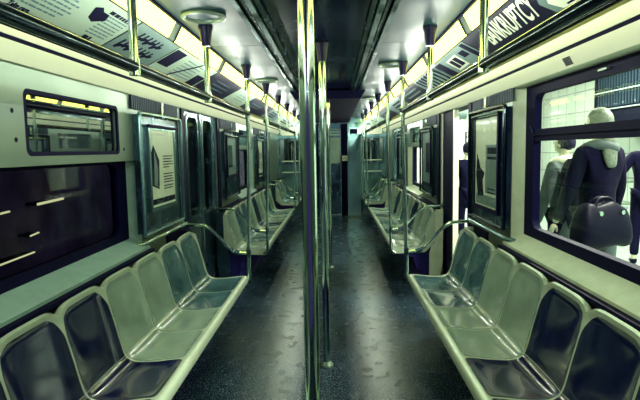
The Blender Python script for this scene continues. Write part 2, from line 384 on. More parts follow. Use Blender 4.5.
# ------------------------------------------------------------------ poster boxes between window and door
def lines_panel(m, y0, dy, z, rows, w, lh, x0, x1):
    for r_ in range(rows):
        m.box(x0, x1, y0, y0 + dy*(w[r_ % len(w)]), z - r_*lh*1.9, z - r_*lh*1.9 - lh)
def poster(s, y0, y1, z0, z1, py0, py1, pz0, pz1, dark, label, style):
    root = empty('poster_case', (s*1.23, (y0 + y1)/2, z0)); tag(root, label, 'poster case', 'poster cases on the car walls')
    box_obj('backing', (s*1.215, s*1.249, y0 + .01, y1 - .01, z0 + .01, z1 - .01), M['darksteel'], root, smooth=False)
    for (c, d) in ((y0, y1),):
        m = MB(); r = .014
        m.tube(fillet([(s*1.20, c, z0), (s*1.20, c, z1), (s*1.20, d, z1), (s*1.20, d, z0)], .03) , r, 10)
        m.tube([(s*1.20, c, z0), (s*1.20, d, z0)], r*.8, 10)
        m.build('outer_rail', M['bar'] if dark else M['midsteel'], root)
    m = MB(); m.frame_x(s*1.195, s*1.217, py0 - .03, py1 + .03, pz0 - .03, pz1 + .03, py0, py1, pz0, pz1, ri=.004)
    m.build('poster_frame', M['black'] if dark else M['midsteel'], root)
    m = MB(); m.tube([(s*1.19, py0 - .05, pz1 + .02), (s*1.19, py1 + .05, pz1 + .02)], .012, 8); m.build('clip_rail', M['chrome'] if dark else M['black'], root)
    sh = box_obj('poster_sheet', (s*1.203, s*1.216, py0, py1, pz0, pz1), M['white'] if style != 'dim' else M['cardgrey'], root, smooth=False)
    X0, X1 = s*1.2005, s*1.204
    W = py1 - py0; H = pz1 - pz0
    mk = MB()
    def yb(a, b): return (py0 + a*W, py0 + b*W)
    if style == 'text':      # dark limb-like shape at left, text block at the right, dark band at the foot
        mk.prism_x([(py0 + .04*W, pz0 + .28*H), (py0 + .30*W, pz0 + .22*H), (py0 + .34*W, pz0 + .6*H), (py0 + .12*W, pz0 + .80*H), (py0 + .04*W, pz0 + .7*H)], X0, X1)
        mk.box(X0, X1, *yb(.03, .97), pz0 + .03*H, pz0 + .10*H)
        tx = MB()
        for g, (z, n_, ) in enumerate(((.66, 5), (.42, 4), (.26, 2))):
            for k in range(n_):
                tx.box(X0, X1, *yb(.5, .5 + (.42, .38, .40, .43, .25)[k % 5]), pz0 + (z - k*.037)*H, pz0 + (z - k*.037 - .014)*H)
        tx.build('small_text', M['ink'], sh, smooth=False)
        bt = MB(); bt.prism_x([(py0 + .10*W, pz0 + .28*H), (py0 + .22*W, pz0 + .26*H), (py0 + .26*W, pz0 + .5*H), (py0 + .14*W, pz0 + .72*H)], s*1.1985, s*1.201); bt.build('printed_figure', M['cardgrey'], sh, smooth=False)
    elif style == 'figure':
        mk.prism_x([(py1 - .15*W, pz0 + .1*H), (py1 - .42*W, pz0 + .12*H), (py1 - .36*W, pz0 + .3*H), (py1 - .45*W, pz0 + .38*H), (py1 - .25*W, pz0 + .44*H), (py1 - .1*W, pz0 + .6*H), (py1 - .05*W, pz0 + .35*H)], X0, X1)
        mk.box(X0, X1, *yb(.05, .42), pz0 + .60*H, pz0 + .67*H); mk.box(X0, X1, *yb(.05, .42), pz0 + .54*H, pz0 + .57*H)
        g = MB(); g.box(s*1.2015, s*1.2035, *yb(.03, .5), pz0 + .16*H, pz0 + .7*H); g.build('grey_column', M['cardgrey'], sh, smooth=False)
        g = MB(); g.box(s*1.2015, s*1.2035, *yb(.06, .94), pz0 + .02*H, pz0 + .13*H); g.build('grey_footer', M['cardgrey'], sh, smooth=False)
        tx = MB()
        for k in range(2): tx.box(X0, X1, *yb(.08, .40), pz0 + (.22 - k*.04)*H, pz0 + (.205 - k*.04)*H)
        tx.build('small_text', M['ink'], sh, smooth=False)
    else:
        mk.box(X0, X1, *yb(.1, .55), pz0 + .2*H, pz0 + .8*H)
    mk.build('printed_shape', M['ink'], sh, smooth=False)
    box_obj('glazing', (s*1.196, s*1.198, py0, py1, pz0, pz1), M['glass_poster'], root, smooth=False)
    # ridged grille and lock above
    box_obj('grille', (s*1.236, s*1.2495, y0 - .03, y1 + .06, z1 + .025, 1.915), M['ribs'], root, smooth=False)
    m = MB(); yc = (y0*.45 + y1*.55); m.tube([(s*1.21, yc, z1 + .10), (s*1.21, yc, z1 - .0)], .012, 8); m.build('lock', M['chrome'], root)
    m = MB(); m.tube([(s*1.21, yc, z1 + .02), (s*1.25, yc, z1 + .02)], .02, 10); m.build('lock', M['chrome'], root)
    return root
poster(-1, 3.42, 4.33, .98, 1.80, 3.60, 4.13, 1.15, 1.70, False, 'framed text poster in bright steel case beside the near left window', 'text')
poster(1, 3.50, 4.40, .98, 1.81, 3.66, 4.22, 1.09, 1.75, True, 'framed poster with dark figure in dark case beside the near right window', 'figure')
poster(-1, 6.06, 6.92, .98, 1.78, 6.22, 6.75, 1.25, 1.70, True, 'framed dim poster beyond the left doors', 'dim')
poster(1, 6.06, 6.92, .98, 1.78, 6.22, 6.75, 1.12, 1.72, True, 'framed dim poster beyond the right doors', 'dim')
poster(-1, 8.60, 9.35, .98, 1.78, 8.70, 9.20, 1.1, 1.70, True, 'small framed poster just before the far left doors', 'text')
poster(1, 8.60, 9.35, .98, 1.78, 8.70, 9.20, 1.1, 1.70, True, 'small framed poster just before the far right doors', 'dim')
for s, side in SIDES:
    m = MB(); m.tube(fillet([(s*1.248, 3.40, .92), (s*1.20, 3.44, .93), (s*1.20, 4.40, .93), (s*1.248, 4.44, .93)], .03), .016, 12)
    t = m.build('wall_rail', M['chrome'] if s < 0 else M['midsteel']); tag(t, 'short steel rail along the %s wall under the near poster case' % side, 'rail')

# ------------------------------------------------------------------ end wall
ew = empty('wall_end', (0, Y1, 0)); struct(ew)
def ebox(n_, b, mt, par=ew, **k): o = box_obj(n_, b, mt, par, smooth=False); return o
E0 = Y1 - .05
ebox('panel', (-1.25, -.34, E0, Y1 + .1, 0, 2.3), M['midsteel']); ebox('panel', (.34, 1.25, E0, Y1 + .1, 0, 2.3), M['midsteel'])
ebox('head_panel', (-.34, .34, E0, Y1 + .1, 2.02, 2.3), M['darksteel'])
ebox('post', (.22, .38, E0 - .05, E0, 0, 2.12), M['black'])
ebox('post', (-.40, -.30, E0 - .05, E0, 0, 2.12), M['black'])
# partition panels either side of the end door
for s in (-1, 1):
    o = ebox('partition', (s*.36, s*.655, 11.72, 11.76, .02, 2.13), M['midsteel'])
    m = MB(); m.box(s*.355, s*.66, 11.71, 11.77, 0, .04); m.build('kick_strip', M['steel'], o, smooth=False)
    m = MB(); m.tube([(s*.663, 11.74, 0), (s*.663, 11.74, 2.2)], .014, 10); m.build('post', M['chrome'], o)
    m = MB(); m.box(s*.42, s*.58, 11.705, 11.72, 1.88, 1.98); m.build('switch_box', M['black'], o, smooth=False)
    m = MB(); m.frame_x(0, .02, 0, .44, 0, .20, .2, .201, .1, .101, ri=.0002, ro=.05)
    m.v = [(s*.74 + s*y, E0 - .025 + x, 1.88 + z) for x, y, z in m.v]; m.build('lit_patch_panel', M['cove'], ew)  # pale enamel stands in for the light patch high on the end wall
    for zz in (1.28, 1.02):
        m = MB(); m.tube([(s*.74, E0 - .05, zz), (s*1.16, E0 - .05, zz)], .012, 10); m.build('rail', M['white'], ew)  # white bars stand in for reflections on the end window
    # end windows over the last bench
    f = MB(); f.frame_x(0, .02, 0, .62, 0, .62, .03, .59, .03, .59, ri=.03)
    fo = f.build('window_frame', M['darksteel'], ew); fo.matrix_parent_inverse = Matrix(); fo.matrix_basis = Matrix.Translation((s*.9 + .31 - (s*.9 + .31)*0, 0, 0))
    fo.parent = ew; fo.location = (s*.92 + .31, E0 - .02 - Y1, 1.20); fo.rotation_euler = (0, 0, PI/2)
    g = box_obj('window_pane', (s*.92 - .28, s*.92 + .28, E0 - .012, E0 - .006, 1.23, 1.79), M['glass_hop'], ew, smooth=False)
d5 = empty('door_5', (0, E0, 0)); struct(d5)
m = MB(); m.frame_x(0, .04, -.30, .215, .02, 2.0, -.17, .17, 1.24, 1.78, ri=.05)
m.v = [(y, E0 - .03 + x, z) for x, y, z in m.v]; lf = m.build('door_leaf', M['darksteel'], d5)
m = MB(); m.frame_x(0, .012, -.20, .20, 1.21, 1.81, -.17, .17, 1.24, 1.78, ri=.05, ro=.05)
m.v = [(y, E0 - .042 + x, z) for x, y, z in m.v]; m.build('window_frame', M['steel'], lf)
box_obj('door_window', (-.18, .18, E0 - .02, E0 - .015, 1.23, 1.79), M['glass_right'], lf, smooth=False)
m = MB(); m.tube([(.13, E0 - .06, 1.0), (.13, E0 - .06, 1.12)], .012, 8); m.build('door_handle', M['chrome'], lf)
for k, z in enumerate((1.86, 1.93)):
    box_obj('light_stripe', (-.22, .20, E0 - .045, E0 - .03, z, z + .035), M['steel'], lf, smooth=False)  # steel strips stand in for stripes of light above the door window
t = box_obj('sticker', (.25, .37, E0 - .056, E0 - .0505, 1.27, 1.39), M['white'], smooth=False); tag(t, 'small pale graffiti sticker on the dark post beside the end door', 'sticker')
m = MB(); m.tube([(.27, E0 - .058, 1.3), (.29, E0 - .058, 1.36), (.31, E0 - .058, 1.30), (.33, E0 - .058, 1.36), (.35, E0 - .058, 1.31)], .006, 6); m.build('scrawl', M['ink'], t)
# next car beyond the end door: lit back wall
o = box_obj('wall_next_car', (-1.2, 1.2, 14.2, 14.26, 0, 2.3), M['steel'], smooth=False); struct(o)
o = box_obj('floor_gangway', (-.5, .5, Y1 + .3, 14.2, -.05, 0), M['darksteel'], smooth=False); struct(o)

# ------------------------------------------------------------------ light fixtures
LENS = emat('fluorescent_lens', (4.0, 4.0, .74), 1.0)
joints = [Y0, .55, 1.75, 2.98, 4.16, 5.35, 6.55, 7.75, 8.95, 10.15, 11.3, Y1]
sidew = {-1: 'left', 1: 'right'}
ordn = ['first', 'second', 'third', 'fourth', 'fifth', 'sixth', 'seventh', 'eighth', 'ninth', 'tenth', 'eleventh']
for s in (-1, 1):
    for k in range(len(joints) - 1):
        a, b = joints[k], joints[k + 1]
        root = empty('light_fixture', (s*.79, (a + b)/2, 2.2))
        tag(root, ('%s glowing ceiling light in view along the %s ceiling edge, counted from the near end' % (ordn[k - 2], sidew[s])) if k > 1 else ('ceiling light of the %s row %s, out of the picture' % (sidew[s], ('behind the viewer', 'beside the viewer')[k])), 'ceiling light', 'glowing lights along the ceiling edges')
        m = MB(); m.prism([(s*.773, 2.246), (s*.772, 2.238), (s*.812, 2.162), (s*.822, 2.158), (s*.845, 2.18), (s*.845, 2.246)], a + .0, b - .10)
        m.build('lens', LENS, root)
        m = MB(); m.prism([(s*.772, 2.248), (s*.770, 2.237), (s*.810, 2.159), (s*.822, 2.155), (s*.847, 2.18), (s*.847, 2.248)], b - .10, b - .018)
        m.build('end_cap', M['steel'], root)
        m = MB(); m.prism([(s*.772, 2.252), (s*.767, 2.235), (s*.807, 2.157), (s*.823, 2.152), (s*.849, 2.18), (s*.849, 2.252)], b - .018, b + .0)
        m.build('joint_clip', M['black'], root)
    t = box_obj('ceiling_edge', (s*.758, s*.771, Y0, Y1, 2.236, 2.26), M['black'], ceiling, smooth=False); struct(t)
    # the tubes' light
    y = Y0 + .1
    while y < Y1:
        l = bpy.data.lights.new('tube_light', 'POINT'); l.energy = 1.3; l.color = (.86, .93, .80); l.shadow_soft_size = 0
        o = bpy.data.objects.new('tube_light', l); COL.objects.link(o); o.location = (s*.745, y, 2.03)
        y += .2
# ------------------------------------------------------------------ advertisement cards
def slope(s, v, off=0.0):
    L = math.hypot(.225, .115); ux, uz = .225/L, -.115/L
    nx, nz = -.115/L, -.225/L; v *= .92
    return (s*(.825 + ux*v + nx*off), 2.165 + uz*v + nz*off)
def quad_card(m, s, y0, y1, v0, v1, off=.004, th=.002, pts=None):
    P = pts or [(y0, v0), (y1, v0), (y1, v1), (y0, v1)]
    n_ = len(P); a = []; b = []
    for (y, v) in P:
        x, z = slope(s, v, off); a.append((x, y, z)); x, z = slope(s, v, off - th); b.append((x, y, z))
    m.add(a + b, [tuple(range(n_)), tuple(range(2*n_ - 1, n_ - 1, -1))] + [(i, i + n_, (i + 1) % n_ + n_, (i + 1) % n_) for i in range(n_)])
def text_mesh(txt, size, bold=.0):
    cu = bpy.data.curves.new('t', 'FONT'); cu.body = txt; cu.size = size; cu.offset = bold; cu.extrude = .0006
    ob = bpy.data.objects.new('t', cu); COL.objects.link(ob)
    dg = bpy.context.evaluated_depsgraph_get(); me = bpy.data.meshes.new_from_object(ob.evaluated_get(dg))
    bpy.data.objects.remove(ob); vs = [v.co.copy() for v in me.vertices]; fs = [tuple(p.vertices) for p in me.polygons]
    bpy.data.meshes.remove(me); return vs, fs
def card_text(name, txt, s, y, v, w, h, mat, parent, skew=0.0, rot=0.0, bold=.0, off=.0065):
    """text fitted to width w (along the car) and height h (up the card); reads correctly from inside"""
    vs, fs = text_mesh(txt, .1, bold)
    mx0 = min(p.x for p in vs); mx1 = max(p.x for p in vs); my0 = min(p.y for p in vs); my1 = max(p.y for p in vs)
    out = []
    for p in vs:
        u = (p.x - mx0)/(mx1 - mx0)*w; t = (p.y - my0)/(my1 - my0)*h
        u += skew*t; u, t = u*math.cos(rot) - t*math.sin(rot), u*math.sin(rot) + t*math.cos(rot)
        yy = y + u if s < 0 else y - u
        x, z = slope(s, v - t, off + p.z); out.append((x, yy, z))
    m = MB(); m.add(out, fs); return m.build(name, mat, parent, smooth=False)
def card(s, y0, y1, mat, label):
    m = MB(); quad_card(m, s, y0, y1, .012, .272, .005); o = m.build('advertising_card', M[mat], smooth=False)
    tag(o, label, 'advertisement', 'advertising cards above the windows'); return o
def blobs(o, s, rows, y0, y1, v0, dv, h, mat='ink', rag=.15, rot=0):
    m = MB()
    for r_ in range(rows):
        e = (y1 - y0)*random.uniform(0, rag); v = v0 + r_*dv
        ya = y0
        while ya < y1 - e - .01:
            w = random.uniform(.012, .045); yb = min(ya + w, y1 - e)
            quad_card(m, s, ya, yb, v, v + h, .0065, .001); ya = yb + .008
    return m.build('small_text', M[mat], o, smooth=False)
c = card(-1, .70, 1.50, 'card', 'pale text card of the left row nearest the viewer')
blobs(c, -1, 7, .8, 1.4, .05, .027, .010, 'inkgrey')
c = card(-1, 1.52, 2.53, 'card', 'large pale text card of two columns over the near left window')
card_text('printed_title', 'Take care.', -1, 1.80, .262, .13, .030, M['ink'], c, bold=.002)
blobs(c, -1, 8, 1.60, 2.12, .045, .024, .009, 'inkgrey')
m = MB(); quad_card(m, -1, 0, 0, 0, 0, .0065, .001, [(2.16, .075), (2.20, .055), (2.235, .075), (2.29, .075), (2.315, .115), (2.25, .155), (2.20, .14)]); m.build('printed_emblem', M['ink'], c, smooth=False)
blobs(c, -1, 1, 2.27, 2.48, .045, .03, .022, 'ink', 0)
blobs(c, -1, 7, 2.30, 2.50, .078, .022, .008, 'inkgrey')
blobs(c, -1, 1, 2.33, 2.40, .235, .03, .024, 'ink', 0)
c = card(-1, 2.55, 3.14, 'cardgrey', 'grey card with dark brushed script on the left row')
for row, (v0, ya, n_) in enumerate(((.055, 2.66, 6), (.150, 2.60, 8))):
    for i in range(n_):
        a = ya + i*.055; h_ = (.075, .055, .07, .05)[i % 4]; m = MB()
        P = [(a, v0 + h_), (a + .012, v0), (a + .032, v0 + .004), (a + .024, v0 + h_*.55), (a + .058, v0 + h_*.5), (a + .060, v0 + h_*.5 + .018), (a + .022, v0 + h_ + .008)]
        quad_card(m, -1, 0, 0, 0, 0, .0065, .001, P); m.build('brushed_script', M['ink'], c, smooth=False)

c = card(-1, 3.16, 4.15, 'card', 'pale left card with a dark square and small text')
m = MB(); quad_card(m, -1, 3.17, 3.36, .03, .2, .0065, .001); m.build('printed_square', M['ink'], c, smooth=False)
blobs(c, -1, 6, 3.48, 3.9, .06, .032, .008, 'inkgrey')
m = MB(); quad_card(m, -1, 3.92, 4.13, .13, .28, .0065, .001); m.build('printed_square', M['ink'], c, smooth=False)
m = MB(); m.tube([(*([slope(-1, .03, .01)[0]]), 3.75, slope(-1, .03, .01)[1]), (slope(-1, .28, .012)[0], 3.45, slope(-1, .28, .012)[1])], .004, 6)
m.build('bent_edge', M['black'], c)
c = card(-1, 4.17, 5.22, 'carddark', 'near black card of the left row beyond the pale card with square')
blobs(c, -1, 3, 4.4, 5.0, .08, .05, .012, 'inkgrey')
c = card(-1, 5.24, 6.15, 'card', 'bright pale card over the far half of the left doors')
blobs(c, -1, 4, 5.5, 6.0, .05, .04, .01, 'inkgrey')
c = card(-1, 6.17, 7.9, 'carddark', 'long dark card of the left row over the second window')
blobs(c, -1, 2, 6.4, 7.2, .1, .05, .02, 'inkgrey')
c = card(-1, 7.92, 9.4, 'cardgrey', 'grey card far down the left row')
blobs(c, -1, 3, 8.1, 9.0, .06, .05, .02, 'ink')
c = card(-1, 9.42, 12.2, 'card', 'last pale card at the far end of the left row')
blobs(c, -1, 2, 10, 11.5, .08, .06, .03, 'ink')
# right row
c = card(1, .9, 1.62, 'cardgrey', 'grey card of the right row nearest the viewer')
blobs(c, 1, 4, 1.0, 1.5, .06, .05, .012, 'ink')
c = card(1, 1.64, 3.16, 'carddark', 'black card reading BANKRUPTCY in tall pale letters with a portrait')
card_text('printed_title', 'BANKRUPTCY', 1, 2.95, .168, .66, .14, M['white'], c, skew=.75, bold=.002)
card_text('small_text', 'John Petruzelli', 1, 2.46, .235, .26, .026, M['white'], c)
card_text('small_text', '(718) 222-0600', 1, 3.06, .25, .34, .030, M['cardgrey'], c)
m = MB(); quad_card(m, 1, 0, 0, 0, 0, .0062, .001, [(1.70, .02), (2.12, .03), (2.22, .12), (2.20, .24), (1.70, .28)]); pc = m.build('portrait', M['cardgrey'], c, smooth=False)
m = MB(); quad_card(m, 1, 0, 0, 0, 0, .0072, .001, [(1.98, .09), (2.10, .085), (2.17, .14), (2.14, .20), (2.04, .23), (1.96, .19), (1.94, .13)]); m.build('printed_face', M['white'], pc, smooth=False)
m = MB(); quad_card(m, 1, 0, 0, 0, 0, .0080, .001, [(1.90, .04), (2.12, .055), (2.14, .09), (2.00, .095), (1.94, .20), (1.85, .24)]); m.build('printed_hair', M['ink'], pc, smooth=False)
m = MB(); quad_card(m, 1, 2.07, 2.10, .130, .137, .0080, .001); quad_card(m, 1, 2.00, 2.03, .128, .135, .0080, .001); quad_card(m, 1, 2.03, 2.09, .185, .195, .0080, .001); m.build('printed_features', M['ink'], pc, smooth=False)
c = card(1, 3.18, 4.10, 'cardgrey', 'grey right card with a tilted dark photo panel')
m = MB(); quad_card(m, 1, 0, 0, 0, 0, .0065, .001, [(3.50, .05), (3.78, .06), (3.80, .19), (3.52, .18)]); a = m.build('printed_panel', M['white'], c, smooth=False)
m = MB(); quad_card(m, 1, 0, 0, 0, 0, .0072, .001, [(3.54, .07), (3.64, .07), (3.65, .165), (3.55, .16)]); quad_card(m, 1, 0, 0, 0, 0, .0072, .001, [(3.66, .072), (3.75, .075), (3.76, .17), (3.67, .166)]); m.build('printed_photo', M['ink'], a, smooth=False)
m = MB(); quad_card(m, 1, 3.20, 3.28, .02, .28, .0065, .001); m.build('printed_block', M['ink'], c, smooth=False)
for q in ((3.32, 3.44, .06, .12), (3.90, 4.08, .03, .24)):
    m = MB(); quad_card(m, 1, *q, .0065, .001); m.build('printed_block', M['ink'], c, smooth=False)
c = card(1, 4.12, 5.1, 'cardgrey', 'grey and dark streaked card over the open right doorway')
m = MB()
for k in range(7):
    y = 4.15 + k*.13; quad_card(m, 1, 0, 0, 0, 0, .0065, .001, [(y, .02), (y + .10, .04), (y + .05, .16), (y + .09, .28), (y - .0, .26)])
m.build('printed_streak', M['ink'], c, smooth=False)
c = card(1, 5.12, 6.4, 'carddark', 'dark card of the right row past the doorway')
blobs(c, 1, 3, 5.3, 6.1, .07, .06, .02, 'cardgrey')
c = card(1, 6.42, 7.9, 'cardgrey', 'grey card of the right row over the second window')
blobs(c, 1, 3, 6.6, 7.5, .07, .06, .03, 'ink')
c = card(1, 7.92, 9.6, 'carddark', 'dark card far down the right row')
blobs(c, 1, 2, 8.2, 9.2, .07, .06, .02, 'cardgrey')
c = card(1, 9.62, 12.2, 'card', 'last pale card at the far end of the right row')
blobs(c, 1, 2, 10, 11.5, .07, .06, .02, 'inkgrey')

# ------------------------------------------------------------------ bars, stanchions, hangers
BX, BZ = .65, 1.850
def cone(m, x, y, top=CZ, h=.112):
    m.tube([(x, y, top), (x, y, top - .012), (x, y, top - .03), (x, y, top - h)], 0, 18, rs=[.042, .042, .036, .024])
def grab_bar(s, y0, y1, label, near_open=True):
    root = empty('grab_bar', (s*BX, (y0 + y1)/2, BZ)); tag(root, label, 'grab bar', 'overhead grab bars')
    m = MB(); m.tube([(s*BX, y0, BZ), (s*BX, y1, BZ)], .020, 16); m.build('bar', M['bar'], root)
    m = MB(); m.tube([(s*(BX + .03), y0, BZ - .002), (s*(BX + .03), y1, BZ - .002)], .012, 12); m.build('channel', M['black'], root)
    m = MB(); m.box(s*(BX - .0), s*(BX + .036), y0, y1, BZ + .012, BZ + .024); m.build('flange', M['black'], root, smooth=False)
    for y in (y0, y1):
        m = MB(); m.tube([(s*BX, y - .02, BZ), (s*BX, y + .02, BZ)], .024, 14); m.build('end_fitting', M['black'], root)
grab_bar(-1, Y0 + .02, 4.42, 'long overhead grab bar above the near left bench')
grab_bar(1, Y0 + .02, 4.42, 'long overhead grab bar above the near right bench')
grab_bar(-1, 5.68, 9.56, 'overhead grab bar above the middle left bench')
grab_bar(1, 5.68, 9.56, 'overhead grab bar above the middle right bench')
grab_bar(-1, 10.76, 12.2, 'short overhead grab bar above the far left bench')
grab_bar(1, 10.76, 12.2, 'short overhead grab bar above the far right bench')
def hanger(s, y, label):
    root = empty('hanger_pole', (s*BX, y, BZ)); tag(root, label, 'pole', 'short poles holding the overhead bars')
    m = MB(); m.tube([(s*BX, y, BZ), (s*BX, y, 2.13)], .016, 16); m.build('tube', M['chrome'], root)
    m = MB(); cone(m, s*BX, y); m.build('socket', M['socket'], root)
    m = MB(); m.tube([(s*BX, y, BZ - .03), (s*BX, y, BZ + .03)], .021, 14); m.build('clamp', M['chrome'], root)
for s, side in SIDES:
    for y, w in ((.7, 'out of view'), (1.93 if s < 0 else 2.05, 'nearest'), (3.04 if s < 0 else 3.18, 'second')):
        hanger(s, y, '%s short pole between ceiling and bar over the near %s bench' % (w, side))
    for y, w in ((6.9, 'near'), (8.15, 'far')):
        hanger(s, y, '%s short pole over the middle of the second %s bench' % (w, side))
def stanchion(s, y, label, dirn):
    """pole from ceiling to bench corner with bent arm rail to the wall"""
    root = empty('stanchion', (s*.695, y, .40)); tag(root, label, 'stanchion', 'bench end stanchions')
    x = s*.678
    m = MB(); m.tube(fillet([(s*.72, y, .405), (x, y, .43), (x, y, .6), (s*BX, y, 1.6), (s*BX, y, 2.13)], .04), .0165, 16); m.build('tube', M['chrome'], root)
    m = MB(); cone(m, s*BX, y); m.build('socket', M['socket'], root)
    m = MB(); m.tube([(s*BX, y, BZ - .035), (s*BX, y, BZ + .035)], .022, 14); m.build('clamp', M['chrome'], root)
    m = MB(); m.tube(fillet([(x, y, .655), (s*.80, y, .665), (s*1.03, y, .905), (s*1.246, y, .915)], .06), .0145, 14); m.build('arm_rail', M['chrome'], root)
    m = MB(); m.tube([(s*.76, y, .660), (s*.81, y, .675)], .021, 12); m.tube([(x, y, .625), (x, y, .69)], .0205, 14); m.build('bracket', M['darksteel'], root)
    m = MB(); m.tube([(s*1.249, y, .915), (s*1.235, y, .915)], .032, 14); m.build('wall_flange', M['midsteel'], root)
for s, side in SIDES:
    stanchion(s, 4.42, 'tall steel pole with bent arm at the far end of the near %s bench' % side, 1)
    stanchion(s, 5.66, 'tall steel pole with bent arm at the near end of the second %s bench' % side, -1)
    stanchion(s, 9.60, 'tall steel pole with bent arm at the far end of the second %s bench' % side, 1)
    stanchion(s, 10.73, 'tall steel pole with bent arm at the near end of the last %s bench' % side, -1)
def centre_pole(y, r, label):
    root = empty('centre_pole', (0, y, 0)); tag(root, label, 'pole', 'poles along the middle of the aisle')
    m = MB(); m.tube([(0, y, .005), (0, y, 2.24)], r, 24); m.build('tube', M['chrome'], root)
    m = MB(); m.tube([(0, y, 0), (0, y, .012), (0, y, .03), (0, y, .035)], 0, 20, rs=[r*1.9, r*1.9, r*1.25, r]); m.build('base', M['steel'], root)
    m = MB(); m.tube([(0, y, 2.25), (0, y, 2.235), (0, y, 2.13)], 0, 20, rs=[r*1.9, r*1.7, r*1.15]); m.build('socket', M['socket'], root)
centre_pole(1.54, .0235, 'thickest looking floor to ceiling pole nearest the viewer')
centre_pole(3.60, .024, 'second pole of the aisle, right behind the nearest one')
centre_pole(6.68, .024, 'farthest of the three aisle poles with base near mid floor')

# ceiling speaker rings
def ring(x, y, label):
    root = empty('ceiling_speaker', (x, y, CZ)); tag(root, label, 'ceiling speaker', 'round ceiling speakers')
    m = MB(); n_ = 40; prof = [(.113, 0), (.117, -.008), (.114, -.018), (.104, -.020), (.092, -.012), (.088, 0)]
    vs = []; 
    for (r_, z) in prof:
        for k in range(n_): vs.append((x + r_*math.cos(2*PI*k/n_), y + r_*math.sin(2*PI*k/n_), CZ + z))
    fs = [(i*n_ + k, i*n_ + (k + 1) % n_, (i + 1)*n_ + (k + 1) % n_, (i + 1)*n_ + k) for i in range(len(prof) - 1) for k in range(n_)]
    m.add(vs, fs); m.build('rim', M['steel'], root)
    m = MB(); m.tube([(x, y, CZ - .001), (x, y, CZ - .006)], .086, 32); m.build('mesh_cover', M['ceil'], root)
ring(-.60, 2.80, 'round pale rimmed speaker in the near left ceiling')
ring(-.60, 5.35, 'round pale rimmed speaker in the left ceiling near the doors')
ring(.575, 4.52, 'round pale rimmed speaker in the right ceiling above the doorway')
ring(.575, 7.4, 'round pale rimmed speaker in the far right ceiling')

# ------------------------------------------------------------------ bucket seats
prof_ctrl = [(.700, .388), (.690, .405), (.687, .435), (.692, .455), (.712, .463), (.78, .460), (.87, .450), (.955, .447), (1.005, .457), (1.033, .482), (1.050, .53), (1.072, .62), (1.098, .72), (1.122, .81), (1.138, .870)]
def catmull(P, n_):
    out = []
    for i in range(len(P) - 1):
        p0 = Vector(P[max(i - 1, 0)]); p1 = Vector(P[i]); p2 = Vector(P[i + 1]); p3 = Vector(P[min(i + 2, len(P) - 1)])
        for k in range(n_):
            t = k/n_; out.append(.5*((2*p1) + (-p0 + p2)*t + (2*p0 - 5*p1 + 4*p2 - p3)*t*t + (-p0 + 3*p1 - 3*p2 + p3)*t**3))
    out.append(Vector(P[-1])); return out
PR = catmull(prof_ctrl, 6)
LEN = [0]
for i in range(1, len(PR)): LEN.append(LEN[-1] + (PR[i] - PR[i - 1]).length)
TOT = LEN[-1]
def prof_at(l):
    l = max(0, min(TOT, l))
    for i in range(1, len(PR)):
        if LEN[i] >= l:
            t = (l - LEN[i - 1])/max(1e-9, LEN[i] - LEN[i - 1]); p = PR[i - 1].lerp(PR[i], t)
            d = (PR[min(i + 1, len(PR) - 1)] - PR[max(i - 2, 0)]).normalized(); return p, Vector((-d.y, d.x))
    return PR[-1], Vector((-1, 0))
def l_of(idx): return LEN[idx*6]
L_LIP = l_of(4) + .004; L_CR = l_of(9); L_TOP = TOT
def dish(u, l):
    """u -1..1 across a seat; depth below nominal"""
    e = max(0, 1 - abs(u)**6)
    f = max(0, min(1, (l - L_LIP)/.05)); f = f*f*(3 - 2*f)
    g = max(0, min(1, (L_TOP - l)/.05)); g = g*g*(3 - 2*g)
    return (.012*e + .010*(1 - u*u))*f*g
def seat_pt(s, yc, hw, u, l, off):
    drop = .035*abs(u)**5
    lim = L_TOP - drop
    ll = l*(lim/L_TOP) if l > L_CR else l
    if l > L_CR: ll = L_CR + (l - L_CR)*((lim - L_CR)/(L_TOP - L_CR))
    p, nrm = prof_at(ll); d = off - dish(u, l)
    q = p + nrm*d
    return (s*q.x, yc + u*hw, q.y)
